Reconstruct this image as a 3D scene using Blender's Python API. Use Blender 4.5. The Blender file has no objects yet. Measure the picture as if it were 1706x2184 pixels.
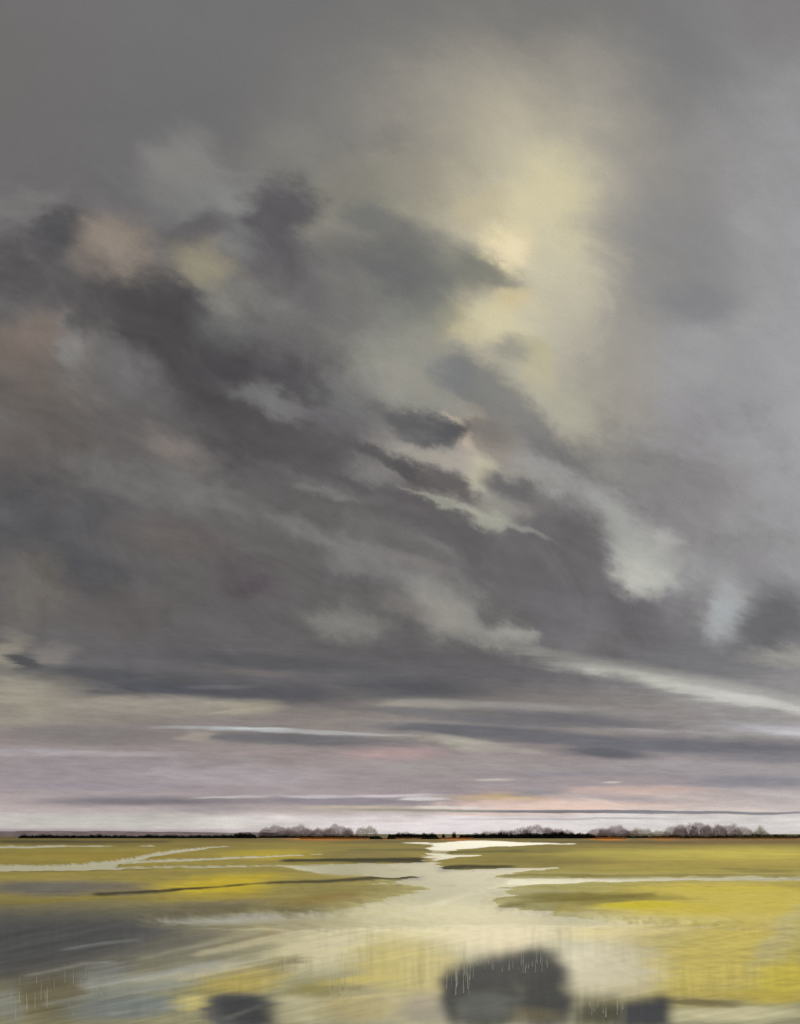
import bpy, bmesh, math, random
import numpy as np

random.seed(7)
rng = np.random.default_rng(11)
scene = bpy.context.scene
COL = scene.collection

# ------------------------------------------------------------------ survey of the view
# Directions are noted as (px, py): 1/K of these steps is one unit of x/y or z/y seen from the dyke.
K = 0.933 / 1706.0
CX, HY = 853.0, 1778.0          # due north, eye level
EYE = 4.0                       # the dyke top, metres above the water


def lin(c):
    o = []
    for v in c[:3]:
        v = v / 255.0
        o.append(v / 12.92 if v <= 0.04045 else ((v + 0.055) / 1.055) ** 2.4)
    return tuple(o)


def at(px, dist, z=0.0):
    return ((px - CX) * K * dist, dist, z)


def gdist(py):
    return EYE / ((py - HY) * K)


# ------------------------------------------------------------------ camera
cam_d = bpy.data.cameras.new('camera')
cam = bpy.data.objects.new('camera', cam_d)
COL.objects.link(cam)
cam.location = (0, 0, EYE)
cam.rotation_euler = (math.radians(90), 0, 0)
cam_d.sensor_fit = 'HORIZONTAL'
cam_d.sensor_width = 36
cam_d.lens = 36 / 0.933
cam_d.shift_y = (HY - 1092.0) / 1706.0
cam_d.clip_start = 0.1
cam_d.clip_end = 20000
scene.camera = cam

# ------------------------------------------------------------------ exposure
scene.view_settings.view_transform = 'Standard'
scene.view_settings.look = 'None'
scene.view_settings.exposure = 0.0
scene.view_settings.gamma = 1.0
scene.cycles.use_adaptive_sampling = True
scene.cycles.adaptive_threshold = .02
scene.cycles.adaptive_min_samples = 12
scene.cycles.max_bounces = 6
scene.cycles.diffuse_bounces = 2

# ------------------------------------------------------------------ sun, veiled by cloud
SUN_EL = math.atan((HY - 525) * K)
SUN_AZ = math.atan((1085 - CX) * K)      # east of north
sun_d = bpy.data.lights.new('sun', 'SUN')
sun_d.energy = 2.2
sun_d.angle = math.radians(16)
sun_d.color = (1.0, 0.93, 0.76)
sun = bpy.data.objects.new('sun', sun_d)
COL.objects.link(sun)
sun.location = (60, 300, 220)
sun.rotation_euler = (math.radians(90) - SUN_EL, 0, math.pi - SUN_AZ)

# ------------------------------------------------------------------ sky
# (px, py, half length, half width, tilt, colour, cover[, softness])
CLOUDS = [
    # high veil
    (1900, 820, 900, 1250, 0, (162, 161, 163), .9), (20, 200, 330, 420, 0, (108, 104, 103), .45),
    (1400, 160, 190, 190, 20, (110, 111, 116), .7), (1000, 40, 500, 120, 0, (110, 109, 109), .6),
    (1700, 20, 260, 160, 0, (120, 117, 117), .5), (330, 330, 420, 260, 0, (107, 106, 107), .6),
    # the glow behind the veil
    (1060, 470, 620, 620, 0, (147, 143, 134), .85), (1110, 300, 380, 280, 0, (158, 151, 140), .75), (1130, 400, 260, 240, 0, (174, 166, 149), .6), (1080, 800, 420, 330, 0, (150, 148, 138), .7),
    (1110, 560, 340, 500, -6, (174, 168, 149), .85), (850, 400, 260, 150, -18, (140, 136, 122), .6),
    (1290, 560, 230, 520, -5, (158, 154, 146), .7), (1130, 470, 240, 280, 0, (196, 188, 163), .75),
    (1165, 455, 130, 170, 10, (209, 200, 163), .8), (1020, 440, 90, 60, 0, (190, 175, 140), .4),
    (1150, 640, 150, 230, 0, (195, 189, 166), .75), (1165, 790, 150, 210, -12, (178, 174, 158), .75),
    (1210, 850, 110, 130, -10, (168, 163, 148), .6),
    (1430, 560, 190, 260, 0, (128, 128, 131), .6), (1475, 650, 120, 80, 10, (122, 124, 130), .5),
    (1480, 770, 210, 120, 5, (157, 156, 158), .65), (1330, 800, 140, 160, 0, (150, 145, 138), .5),
    # grey shoulder left of the sun
    (950, 575, 190, 110, 22, (118, 119, 113), .9), (1030, 590, 90, 60, 15, (122, 121, 112), .8),
    (800, 510, 130, 90, 15, (102, 102, 102), .7), (900, 640, 170, 90, 20, (112, 113, 110), .7),
    
    (1050, 690, 150, 110, 15, (204, 195, 166), .85), (950, 690, 70, 60, 0, (185, 176, 138), .7),
    (1070, 640, 60, 40, -10, (205, 190, 148), .7),
    (1100, 755, 85, 50, 15, (154, 151, 138), .8), (1150, 775, 40, 80, -35, (190, 182, 144), .6),
    (985, 800, 110, 60, 20, (122, 122, 122), .9), (1060, 850, 140, 75, 33, (124, 122, 119), .9),
    (850, 740, 220, 150, 25, (138, 138, 131), .75), (900, 660, 120, 60, 20, (124, 125, 119), .5),
    # upper left wisps
    (375, 360, 130, 110, -25, (131, 130, 127), .85), (440, 425, 240, 70, -12, (129, 129, 128), .85),
    (640, 350, 170, 100, -10, (128, 127, 121), .8), (730, 420, 150, 110, 20, (131, 129, 120), .8),
    (290, 450, 170, 90, -10, (108, 107, 107), .6), (40, 440, 140, 60, -8, (118, 116, 116), .75),
    (40, 570, 190, 130, 5, (82, 79, 81), .85), (350, 545, 280, 110, 8, (110, 106, 103), .7), (120, 490, 110, 70, 0, (80, 79, 81), .8),
    (430, 480, 120, 60, -10, (97, 96, 98), .8), (600, 455, 100, 110, 40, (86, 84, 87), .9),
    (610, 545, 120, 100, 30, (90, 88, 91), .85), (510, 505, 90, 70, 25, (116, 116, 117), .8),
    (240, 535, 130, 115, 10, (144, 132, 120), .95), (450, 560, 95, 100, 25, (142, 135, 115), .95),
    (730, 620, 190, 130, 25, (105, 103, 103), .7), (500, 640, 120, 70, 30, (120, 119, 115), .8),
    # the great dark cloud
    (290, 640, 260, 80, 16, (78, 76, 77), .9), (360, 720, 270, 150, 40, (74, 72, 73), .97),
    (470, 830, 280, 150, 48, (75, 73, 74), .95), (610, 900, 330, 130, 26, (80, 78, 79), .9),
    (650, 770, 130, 80, 30, (88, 86, 88), .8), (690, 860, 190, 65, 28, (80, 78, 80), .85),
    (470, 695, 95, 75, 10, (112, 112, 111), .85), (620, 720, 130, 60, 30, (108, 107, 106), .7),
    (70, 745, 175, 105, -15, (119, 109, 103), .9), (30, 830, 170, 150, 0, (104, 97, 92), .8),
    (160, 745, 50, 110, -12, (132, 129, 126), .8), (240, 800, 190, 110, 38, (112, 110, 110), .8),
    (165, 840, 70, 130, 10, (114, 109, 104), .7), (90, 960, 260, 150, 0, (98, 92, 89), .7),
    (300, 900, 170, 90, 25, (92, 88, 88), .6),
    # belt of slanting cloud
    (760, 980, 330, 90, 22, (95, 92, 93), .8), (930, 1080, 330, 85, 22, (97, 93, 95), .8),
    (1180, 1170, 330, 110, 30, (103, 100, 102), .8), (1000, 1210, 420, 90, 15, (106, 103, 104), .7),
    (60, 1110, 300, 150, 0, (82, 82, 85), .8), (170, 1215, 170, 80, 8, (80, 81, 84), .8),
    (560, 860, 150, 42, 22, (116, 115, 116), .8), (690, 900, 170, 32, 14, (106, 104, 106), .7),
    (365, 955, 130, 55, 20, (120, 114, 110), .85), (300, 1035, 260, 40, 20, (112, 111, 109), .8),
    (500, 1080, 280, 50, 22, (114, 112, 110), .8), (700, 1155, 220, 36, 24, (122, 120, 119), .75),
    (740, 1040, 200, 28, 16, (108, 105, 105), .7), (560, 1130, 200, 60, 20, (92, 89, 90), .6),
    (860, 870, 200, 80, 20, (140, 139, 134), .8), (1060, 1010, 200, 120, 25, (142, 139, 133), .7), (830, 960, 140, 60, 20, (140, 136, 132), .7),
    (930, 970, 150, 48, 8, (152, 147, 140), .85), (1010, 950, 60, 80, 10, (166, 154, 143), .85),
    (1030, 1010, 80, 60, 20, (168, 165, 150), .85), (1090, 950, 90, 70, 20, (140, 132, 125), .7),
    (930, 920, 130, 36, 9, (92, 91, 93), .95), (985, 930, 40, 30, 0, (88, 87, 89), .8), (860, 905, 80, 26, 10, (104, 103, 104), .8),
    (1170, 950, 190, 70, 38, (112, 110, 110), .85), (950, 1040, 130, 36, 22, (98, 93, 93), .9),
    (1110, 1045, 130, 36, 25, (106, 103, 105), .85),
    (1220, 1030, 190, 62, 32, (150, 149, 147), .85), (1310, 1110, 170, 70, 44, (156, 156, 153), .9),
    (1370, 1180, 120, 80, 40, (168, 168, 163), .95), (1370, 1225, 80, 65, 0, (172, 172, 166), .85),
    (1440, 1020, 220, 110, 10, (130, 127, 127), .8), (1500, 900, 150, 80, 0, (145, 143, 146), .6),
    (1460, 1110, 130, 130, 20, (134, 132, 132), .7), (1230, 1170, 150, 70, 45, (103, 100, 102), .7),
    (860, 1150, 230, 50, 20, (112, 109, 109), .7), (1120, 1260, 260, 60, 10, (103, 100, 102), .7),
    # lower right clouds
    (1300, 1310, 260, 90, 12, (106, 104, 107), .8), (1480, 1400, 260, 70, 6, (108, 107, 109), .8),
    (1550, 1300, 70, 95, 15, (164, 166, 167), .9), (1640, 1330, 130, 110, 0, (100, 99, 102), .95),
    (1600, 1230, 90, 80, 0, (138, 136, 138), .6), (1690, 1395, 120, 34, 0, (152, 150, 144), .85),
    (950, 1300, 160, 90, 20, (136, 134, 130), .85), (1075, 1355, 110, 55, 20, (144, 143, 136), .85),
    (735, 1335, 120, 55, 10, (126, 124, 120), .75), (780, 1215, 170, 45, 14, (122, 121, 120), .75),
    (545, 1240, 100, 60, 0, (86, 79, 83), .6), (380, 1150, 170, 60, 12, (102, 95, 93), .7),
    (60, 1270, 110, 130, 0, (112, 107, 100), .75), (230, 1300, 200, 80, 5, (96, 91, 89), .6),
]
DETAIL = [
    # west: peach lights, humps and the edge of the great cloud
    (320, 680, 190, 105, 14, (75, 73, 74), .85), (200, 660, 130, 50, 5, (84, 81, 82), .6), (430, 700, 70, 70, 40, (78, 76, 77), .7),
    (245, 535, 120, 90, 10, (134, 125, 117), .65), (240, 515, 70, 45, 0, (146, 136, 126), .6), (190, 560, 80, 60, 20, (112, 105, 101), .5),
    (440, 572, 80, 58, 20, (142, 136, 118), .8), (476, 645, 70, 50, 40, (126, 124, 116), .75), (505, 525, 80, 50, 30, (120, 119, 119), .6),
    (602, 446, 85, 70, 20, (90, 88, 91), .85), (440, 482, 90, 34, -12, (98, 96, 99), .7), (615, 560, 90, 70, 30, (93, 90, 93), .7), (660, 640, 90, 60, 30, (98, 95, 97), .6),
    (785, 465, 90, 55, 20, (108, 109, 108), .7), (845, 575, 140, 95, 20, (101, 103, 103), .8), (706, 675, 110, 60, 25, (112, 112, 111), .55),
    (470, 700, 80, 55, 10, (108, 108, 107), .7), (50, 438, 110, 40, -8, (122, 119, 118), .7), (120, 505, 90, 55, 0, (80, 79, 82), .7),
    (72, 712, 110, 60, -6, (126, 115, 107), .75), (30, 760, 90, 60, 0, (116, 105, 99), .6), (165, 690, 45, 60, 0, (82, 80, 82), .7), (152, 745, 38, 60, 0, (132, 130, 128), .6),
    (480, 800, 120, 130, 40, (74, 72, 74), .8), (625, 810, 150, 52, 26, (84, 82, 84), .85), (560, 858, 125, 30, 22, (120, 119, 120), .75), (600, 940, 190, 60, 24, (82, 80, 81), .7),
    (369, 957, 60, 28, 15, (122, 114, 109), .75), (300, 1030, 170, 22, 20, (114, 113, 111), .5), (460, 1068, 200, 24, 21, (116, 115, 113), .6), (670, 1140, 190, 20, 24, (124, 122, 121), .6),
    # the sun and the ragged cloud below it
    (1085, 525, 85, 85, 20, (222, 208, 170), .95), (1092, 535, 50, 55, 30, (232, 217, 182), .85), (1040, 580, 80, 30, 20, (126, 126, 117), .7),
    (1045, 690, 90, 60, 10, (206, 196, 160), .6), (1000, 715, 60, 40, 20, (196, 187, 152), .5),
    (865, 800, 160, 110, 25, (150, 148, 137), .75), (745, 845, 130, 70, 25, (124, 124, 123), .6), (985, 812, 95, 62, 25, (116, 118, 121), .85), (1055, 848, 110, 60, 30, (126, 126, 122), .75),
    (1100, 755, 60, 36, 10, (150, 147, 136), .6), (1150, 800, 60, 70, -20, (180, 174, 150), .6), (1200, 860, 70, 60, 20, (170, 166, 150), .6), (1120, 900, 120, 60, 35, (136, 134, 130), .6),
    (880, 902, 170, 36, 15, (98, 97, 98), .65), (905, 910, 130, 28, 15, (91, 90, 92), .5), (956, 924, 72, 50, 10, (84, 83, 86), .75), (968, 893, 40, 14, 35, (184, 172, 154), .7), (992, 952, 28, 46, 0, (182, 168, 153), .85), (1040, 920, 80, 52, 10, (120, 115, 111), .75),
    (914, 972, 130, 32, 10, (158, 152, 143), .85), (1026, 1002, 55, 55, 10, (178, 172, 151), .9), (970, 985, 60, 34, 10, (160, 152, 144), .7),
    (945, 1028, 105, 26, 22, (97, 93, 92), .9), (800, 965, 140, 24, 24, (84, 82, 84), .85), (864, 1000, 76, 17, 28, (82, 80, 82), .85), (795, 1010, 105, 36, 20, (128, 126, 124), .75), (695, 1050, 100, 17, 15, (122, 119, 118), .85),
    (1085, 1040, 100, 27, 28, (105, 102, 103), .85), (1170, 955, 130, 50, 38, (114, 112, 112), .7),
    (1000, 1083, 170, 22, 21, (146, 145, 136), .7), (1000, 1086, 140, 11, 21, (164, 163, 151), .75), (1042, 1104, 75, 34, 16, (168, 167, 152), .85), (1060, 1080, 60, 50, 0, (148, 147, 137), .5), (925, 1060, 100, 8, 20, (152, 151, 142), .75), (1110, 1132, 110, 13, 20, (146, 145, 138), .7),
    (864, 1196, 170, 24, 14, (124, 121, 119), .75), (940, 1165, 80, 18, 25, (128, 125, 123), .6), (1020, 1180, 260, 60, 25, (94, 91, 93), .5), (770, 1240, 160, 22, 12, (96, 93, 94), .6),
    # the eastern band
    (1255, 1120, 90, 110, -20, (98, 95, 97), .65), (1230, 1035, 130, 36, 32, (152, 151, 149), .6), (1320, 1100, 110, 55, 44, (160, 160, 157), .7), (1358, 1226, 84, 70, 0, (180, 180, 173), .9), (1390, 1180, 80, 50, 30, (172, 172, 167), .6), (1427, 1152, 55, 32, 10, (168, 167, 163), .7),
    (1545, 1305, 48, 70, 15, (168, 172, 174), .75), (1562, 1268, 60, 22, -10, (160, 160, 160), .5),
    # lights under the belt
    (945, 1308, 120, 60, 30, (144, 141, 134), .8), (1040, 1316, 50, 34, 20, (100, 97, 98), .85), (1090, 1352, 75, 34, 10, (150, 149, 143), .85), (1135, 1350, 34, 13, 0, (146, 146, 142), .7), (745, 1334, 100, 40, 8, (128, 126, 121), .7), (545, 1246, 44, 24, 0, (84, 76, 82), .7),
    (860, 1290, 100, 40, 20, (116, 113, 111), .6),
]
STREAKS = [
    # lower bands, drawn out along the horizon
    (20, 1400, 70, 80, 0, (144, 138, 126), .85), (115, 1405, 80, 50, 0, (124, 119, 115), .85),
    (70, 1420, 55, 40, 10, (74, 75, 79), .9), (200, 1440, 320, 26, 3, (84, 85, 89), .9), (560, 1408, 380, 24, 4, (86, 86, 89), .85),
    (900, 1405, 300, 26, 6, (92, 90, 92), .7), (400, 1476, 300, 46, 2, (80, 81, 86), .97), (620, 1480, 200, 36, 2, (84, 84, 89), .85),
    (880, 1468, 220, 36, 2, (84, 85, 90), .9), (540, 1436, 160, 12, 2, (112, 106, 105), .7), (480, 1466, 90, 7, 0, (108, 108, 112), .7),
    (1250, 1420, 280, 26, 12, (146, 145, 140), .8), (1440, 1456, 300, 38, 11, (160, 159, 153), .8), (1440, 1460, 280, 20, 11, (188, 187, 178), .95), (1630, 1492, 280, 34, 11.5, (166, 165, 161), .85), (1640, 1500, 260, 16, 11.5, (192, 191, 186), .95),
    (1130, 1390, 120, 24, 14, (132, 131, 127), .8),
    (50, 1500, 180, 90, 0, (152, 146, 132), .9), (270, 1515, 260, 46, 0, (140, 133, 124), .85), (360, 1505, 260, 30, 0, (156, 149, 138), .75),
    (530, 1508, 90, 24, 0, (166, 159, 142), .8), (720, 1530, 220, 40, 0, (136, 129, 124), .7),
    (930, 1506, 170, 22, 2, (152, 147, 138), .9), (1150, 1512, 340, 16, 3, (152, 148, 145), .9), (850, 1515, 280, 12, 2, (106, 105, 108), .7),
    (1180, 1532, 400, 26, 3, (110, 108, 112), .95), (1430, 1530, 240, 18, 4, (140, 135, 134), .6), (900, 1544, 260, 12, 2, (146, 140, 136), .75),
    (1040, 1560, 320, 22, 3, (100, 100, 105), .97), (1240, 1580, 320, 24, 3, (106, 105, 110), .9),
    (200, 1568, 340, 34, 1, (122, 116, 116), .85), (640, 1577, 300, 22, 3, (106, 104, 107), .95), (850, 1588, 180, 16, 3, (116, 113, 115), .7),
    (480, 1554, 230, 7, 1, (180, 182, 184), .85), (545, 1555, 100, 5, 1, (202, 205, 206), .8, .9), (700, 1563, 240, 6, 2, (172, 171, 171), .8, .7),
    (420, 1570, 60, 18, 0, (162, 152, 142), .7),
    (1660, 1556, 260, 20, 3, (178, 176, 180), .95), (1680, 1564, 160, 10, 2, (196, 194, 198), .9), (1500, 1562, 260, 8, 2, (160, 156, 157), .8),
    (980, 1588, 150, 24, 6, (168, 163, 152), .95), (1080, 1600, 130, 8, 5, (160, 155, 148), .8),
    (1560, 1592, 480, 26, 2, (108, 108, 115), .97), (1290, 1606, 170, 18, 3, (96, 97, 104), .95), (1650, 1612, 260, 22, 1, (118, 117, 123), .7),
    (840, 1606, 150, 24, 0, (174, 151, 149), .85), (560, 1615, 180, 40, 0, (152, 141, 139), .7),
    (200, 1645, 480, 60, 0, (148, 141, 144), .8), (220, 1608, 260, 9, 0, (168, 161, 163), .85), (60, 1602, 150, 14, 2, (166, 160, 164), .6),
    (520, 1652, 260, 30, 0, (162, 154, 157), .85), (360, 1635, 40, 40, 0, (162, 154, 156), .6), (500, 1632, 60, 36, 0, (160, 152, 155), .6),
    (1060, 1640, 360, 44, 0, (154, 146, 146), .8), (1400, 1640, 360, 24, 0, (156, 150, 152), .8), (1620, 1666, 260, 22, 0, (132, 131, 139), .8),
    (200, 1676, 300, 14, 0, (150, 143, 149), .7), (330, 1709, 330, 17, 0, (116, 112, 119), .9), (720, 1708, 330, 14, 1, (132, 126, 133), .8),
    (450, 1728, 200, 12, 0, (148, 141, 146), .7), (860, 1690, 200, 14, 0, (160, 146, 150), .7),
    (1030, 1661, 90, 5, 0, (200, 192, 186), .75), (1300, 1670, 40, 4, 0, (204, 196, 188), .75),
    (1200, 1650, 240, 8, 0, (138, 134, 140), .6),
    (1330, 1718, 420, 46, 0, (208, 184, 174), .9), (1100, 1700, 180, 26, 0, (186, 163, 150), .7), (1380, 1685, 220, 12, 0, (198, 174, 164), .7),
    (1060, 1701, 170, 16, 0, (192, 167, 126), .75), (1140, 1691, 110, 14, 0, (146, 142, 146), .95), (1340, 1706, 190, 13, 0, (164, 157, 160), .85), (1250, 1697, 150, 8, 0, (172, 160, 160), .7),
    (1640, 1712, 330, 40, 0, (192, 184, 182), .85), (1200, 1720, 300, 22, 0, (224, 198, 184), .8), (1060, 1712, 160, 12, 0, (214, 190, 182), .7), (1520, 1728, 300, 22, 0, (204, 190, 184), .7),
    (720, 1698, 260, 5, .3, (190, 183, 186), .75), (850, 1697, 120, 5, .3, (204, 197, 199), .7), (900, 1704, 60, 4, 0, (214, 208, 208), .8, .6),
    (480, 1700, 110, 4, 0, (196, 190, 190), .8, .7),
    (760, 1732, 420, 16, 0, (176, 164, 158), .7), (980, 1722, 130, 5, 0, (214, 204, 196), .9), (780, 1722, 200, 5, 0, (186, 172, 152), .7),
    (1000, 1757, 820, 30, 0, (224, 216, 216), .95), (1500, 1758, 520, 34, 0, (212, 207, 204), .9), (200, 1752, 480, 26, 0, (188, 186, 178), .85),
    (520, 1758, 280, 18, 0, (206, 200, 195), .7),
    (1350, 1731, 560, 5, .4, (112, 113, 120), .95, .6), (1560, 1733, 300, 3.5, .3, (134, 134, 138), .8), (900, 1728, 240, 4, .3, (150, 146, 132), .85),
    (1240, 1746, 340, 3.5, 0, (176, 172, 176), .8), (1050, 1736, 160, 4, 0, (212, 186, 174), .7), (850, 1751, 90, 4, 0, (214, 190, 182), .6),
    (120, 1774, 640, 12, 0, (160, 146, 152), .85),
]
BASE = [(0, (113, 112, 112)), (250, (112, 111, 111)), (600, (108, 106, 107)), (900, (99, 97, 97)), (1200, (99, 96, 96)),
        (1360, (98, 95, 96)), (1450, (100, 98, 100)), (1510, (126, 120, 117)), (1570, (142, 134, 130)), (1620, (150, 139, 139)),
        (1680, (158, 147, 150)), (1720, (170, 158, 157)), (1750, (196, 187, 184)), (1790, (206, 198, 196))]


def build_sky():
    w = bpy.data.worlds.new('World')
    scene.world = w
    w.use_nodes = True
    nt = w.node_tree
    nt.nodes.clear()
    N, L = nt.nodes.new, nt.links.new

    def math_(op, a, b=None, clamp=False):
        n = N('ShaderNodeMath'); n.operation = op; n.use_clamp = clamp
        for i, v in enumerate((a, b)):
            if v is None: continue
            if isinstance(v, (int, float)): n.inputs[i].default_value = v
            else: L(v, n.inputs[i])
        return n.outputs[0]

    def maprange(v, a, b, c, d, smooth=True):
        n = N('ShaderNodeMapRange')
        n.interpolation_type = 'SMOOTHSTEP' if smooth else 'LINEAR'; n.clamp = not smooth
        L(v, n.inputs['Value'])
        for k, q in zip(('From Min', 'From Max', 'To Min', 'To Max'), (a, b, c, d)): n.inputs[k].default_value = q
        return n.outputs[0]

    def noise(vec, scale, detail, rough=.55, dist=0.0, dims='2D'):
        n = N('ShaderNodeTexNoise'); n.noise_dimensions = dims
        L(vec, n.inputs['Vector'])
        n.inputs['Scale'].default_value = scale; n.inputs['Detail'].default_value = detail
        n.inputs['Roughness'].default_value = rough; n.inputs['Distortion'].default_value = dist
        return n

    def mapping(vec, loc=(0, 0, 0), rot=0.0, scale=(1, 1, 1), kind='TEXTURE'):
        n = N('ShaderNodeMapping'); n.vector_type = kind
        L(vec, n.inputs['Vector'])
        n.inputs['Location'].default_value = loc; n.inputs['Rotation'].default_value = (0, 0, rot); n.inputs['Scale'].default_value = scale
        return n.outputs[0]

    def vmath(op, a, b):
        n = N('ShaderNodeVectorMath'); n.operation = op
        for i, v in enumerate((a, b)):
            if isinstance(v, tuple): n.inputs[i].default_value = v
            else: L(v, n.inputs[i])
        return n.outputs[0]

    def mix(f, a, b, blend='MIX'):
        n = N('ShaderNodeMix'); n.data_type = 'RGBA'; n.blend_type = blend
        if isinstance(f, (int, float)): n.inputs[0].default_value = f
        else: L(f, n.inputs[0])
        for i, v in ((6, a), (7, b)):
            if isinstance(v, tuple): n.inputs[i].default_value = (*v, 1)
            else: L(v, n.inputs[i])
        return n.outputs[2]

    def swing(n, ax, ay):
        c = N('ShaderNodeSeparateColor'); L(n.outputs['Color'], c.inputs[0])
        v = N('ShaderNodeCombineXYZ')
        for i, a in enumerate((ax, ay)): L(math_('MULTIPLY', math_('SUBTRACT', c.outputs[i], .5), a), v.inputs[i])
        return v.outputs[0]

    tc = N('ShaderNodeTexCoord')
    sep = N('ShaderNodeSeparateXYZ'); L(tc.outputs['Generated'], sep.inputs[0])
    X, Y, Z = sep.outputs
    yc = math_('MAXIMUM', Y, 0.05)
    s = 1.0 / K / 1000.0
    px = math_('ADD', math_('MULTIPLY', math_('DIVIDE', X, yc), s), CX / 1000)
    py = math_('SUBTRACT', HY / 1000, math_('MULTIPLY', math_('DIVIDE', Z, yc), s))
    comb = N('ShaderNodeCombineXYZ'); L(px, comb.inputs[0]); L(py, comb.inputs[1])
    P = comb.outputs[0]

    # cloud stuff is ragged: bend the coordinates with slanted turbulence
    slant = mapping(P, (0, 0, 0), math.radians(24), (1.7, 1.0, 1.0))
    n1 = noise(slant, 5.0, 5.0, .58, .6)
    n2 = noise(slant, 26.0, 4.0, .6, .0)
    lift = maprange(py, 1.25, 1.62, 1.0, 0.12)
    d1 = swing(n1, .15, .115)
    d2 = swing(n2, .045, .045)
    PW = vmath('ADD', P, vmath('ADD', d1, d2))
    PF = vmath('ADD', P, vmath('ADD', vmath('MULTIPLY', d1, (.2, .2, 0)), d2))
    flat = mapping(P, (0, 0, 0), math.radians(2), (7.0, 1.0, 1.0))
    n3 = noise(flat, 24.0, 5.0, .6, .3)
    d3 = swing(n3, .16, .012)
    PS = vmath('ADD', P, d3)

    # base by height above the horizon, all round
    hyp = math_('SQRT', math_('ADD', math_('MULTIPLY', X, X), math_('MULTIPLY', Y, Y)))
    te = math_('DIVIDE', Z, math_('MAXIMUM', hyp, .02))
    pyall = math_('SUBTRACT', HY / 1000, math_('MULTIPLY', te, s))
    sepw = N('ShaderNodeSeparateXYZ'); L(d3, sepw.inputs[0])
    pyall = math_('ADD', pyall, sepw.outputs[1])
    ramp = N('ShaderNodeValToRGB'); L(math_('DIVIDE', pyall, 1.8), ramp.inputs[0])
    el = ramp.color_ramp.elements
    while len(el) < len(BASE): el.new(.5)
    for e, (y, c) in zip(el, BASE):
        e.position = y / 1800; e.color = (*lin(c), 1)
    col = ramp.outputs[0]

    def layer(col, vec, dabs):
        # laid in batches: each batch waits for the one below it, so the shader never holds many at once
        for i, b in enumerate(dabs):
            if i % 24 == 0:
                c = N('ShaderNodeSeparateColor'); L(col, c.inputs[0])
                v = N('ShaderNodeCombineXYZ'); L(math_('MULTIPLY', c.outputs[0], 1e-7), v.inputs[0])
                vec = vmath('ADD', vec, v.outputs[0])
            col = dab(col, vec, b)
        return col

    def dab(col, vec, b):
        cx, cy, rx, ry, ang, c, a = b[:7]
        soft = b[7] if len(b) > 7 else 1.0
        v = mapping(vec, (cx / 1000, cy / 1000, 0), math.radians(ang), (rx / 1000, ry / 1000, 1))
        g = N('ShaderNodeTexGradient'); g.gradient_type = 'SPHERICAL'; L(v, g.inputs[0])
        f = maprange(g.outputs['Fac'], 0, .92 * soft, 0, a)
        if soft == 1.0: L(edge, f.node.inputs['From Max'])
        return mix(f, col, lin(c))

    torn = noise(mapping(P, (0, 0, 0), math.radians(23), (1.5, 1.0, 1.0)), 8.0, 7.0, .64, .0)
    # the veil round the sun and to the east is smooth, the western and lower cloud is torn
    calm = math_('MULTIPLY', maprange(px, .62, 1.0, 0.0, 1.0), maprange(py, .80, 1.05, 1.0, 0.0))
    calm = math_('MAXIMUM', calm, maprange(py, .2, .5, 1.0, 0.0))
    calm = math_('MAXIMUM', calm, maprange(px, 1.35, 1.6, 0.0, .8))
    stir = math_('SUBTRACT', 1.0, math_('MULTIPLY', calm, .72))
    worn_c = math_('ADD', 1.08, math_('MULTIPLY', math_('MULTIPLY', math_('SUBTRACT', torn.outputs['Fac'], .5), 2.6), stir))
    edge = math_('DIVIDE', .92, math_('MAXIMUM', worn_c, .3))
    col = layer(col, PW, [(b[0], b[1], b[2] * 1.08, b[3] * 1.1) + tuple(b[4:]) for b in CLOUDS])
    edge = math_('DIVIDE', 1.08, math_('ADD', 1.2, math_('MULTIPLY', math_('SUBTRACT', n2.outputs['Fac'], .5), 1.2)))
    col = layer(col, PF, DETAIL)
    # torn texture inside the clouds, strongest in the slanting belt
    tear = noise(slant, 9.0, 7.0, .62, .8)
    fine = noise(mapping(P, (0, 0, 0), math.radians(21), (2.2, 1, 1)), 17.0, 7.0, .66, .0)
    belt = math_('MULTIPLY', maprange(py, .15, .7, .4, 1.0), stir)
    k = math_('MULTIPLY', math_('ADD', math_('MULTIPLY', math_('SUBTRACT', tear.outputs['Fac'], .5), .50),
                               math_('MULTIPLY', math_('SUBTRACT', fine.outputs['Fac'], .5), .40)), belt)
    k = math_('ADD', 1.0, math_('MULTIPLY', k, lift))
    edge = maprange(n3.outputs['Fac'], .3, .7, 1.1, .5, False)
    col = layer(col, PS, STREAKS)
    k2 = math_('MULTIPLY', math_('SUBTRACT', n3.outputs['Fac'], .5), maprange(py, 1.2, 1.55, 0.0, .40))
    hair = noise(flat, 120.0, 3.0, .6)
    k2 = math_('ADD', k2, math_('MULTIPLY', math_('SUBTRACT', hair.outputs['Fac'], .5), maprange(py, 1.2, 1.55, 0.0, .34)))
    grain = noise(P, 250.0, 2.0, .6)
    k3 = math_('MULTIPLY', math_('SUBTRACT', grain.outputs['Fac'], .5), .17)
    k = math_('MULTIPLY', math_('ADD', math_('ADD', k, k2), k3), 1.04)
    kc = N('ShaderNodeCombineXYZ')
    for i in range(3): L(k, kc.inputs[i])
    col = mix(1.0, col, kc.outputs[0], 'MULTIPLY')

    # unseen sky behind the dyke, added bright as fill light on the marsh
    sky = N('ShaderNodeTexSky'); sky.sky_type = 'NISHITA'; sky.sun_disc = False
    sky.sun_elevation = SUN_EL; sky.sun_rotation = SUN_AZ
    gap = noise(tc.outputs['Generated'], 2.2, 5.0, .55, 0.0, '3D')
    clear = math_('MULTIPLY', maprange(gap.outputs['Fac'], .38, .6, .25, 1.0), maprange(Y, .1, -.4, 0.0, 1.0))
    white = mix(clear, col, (.62, .61, .60))
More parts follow.
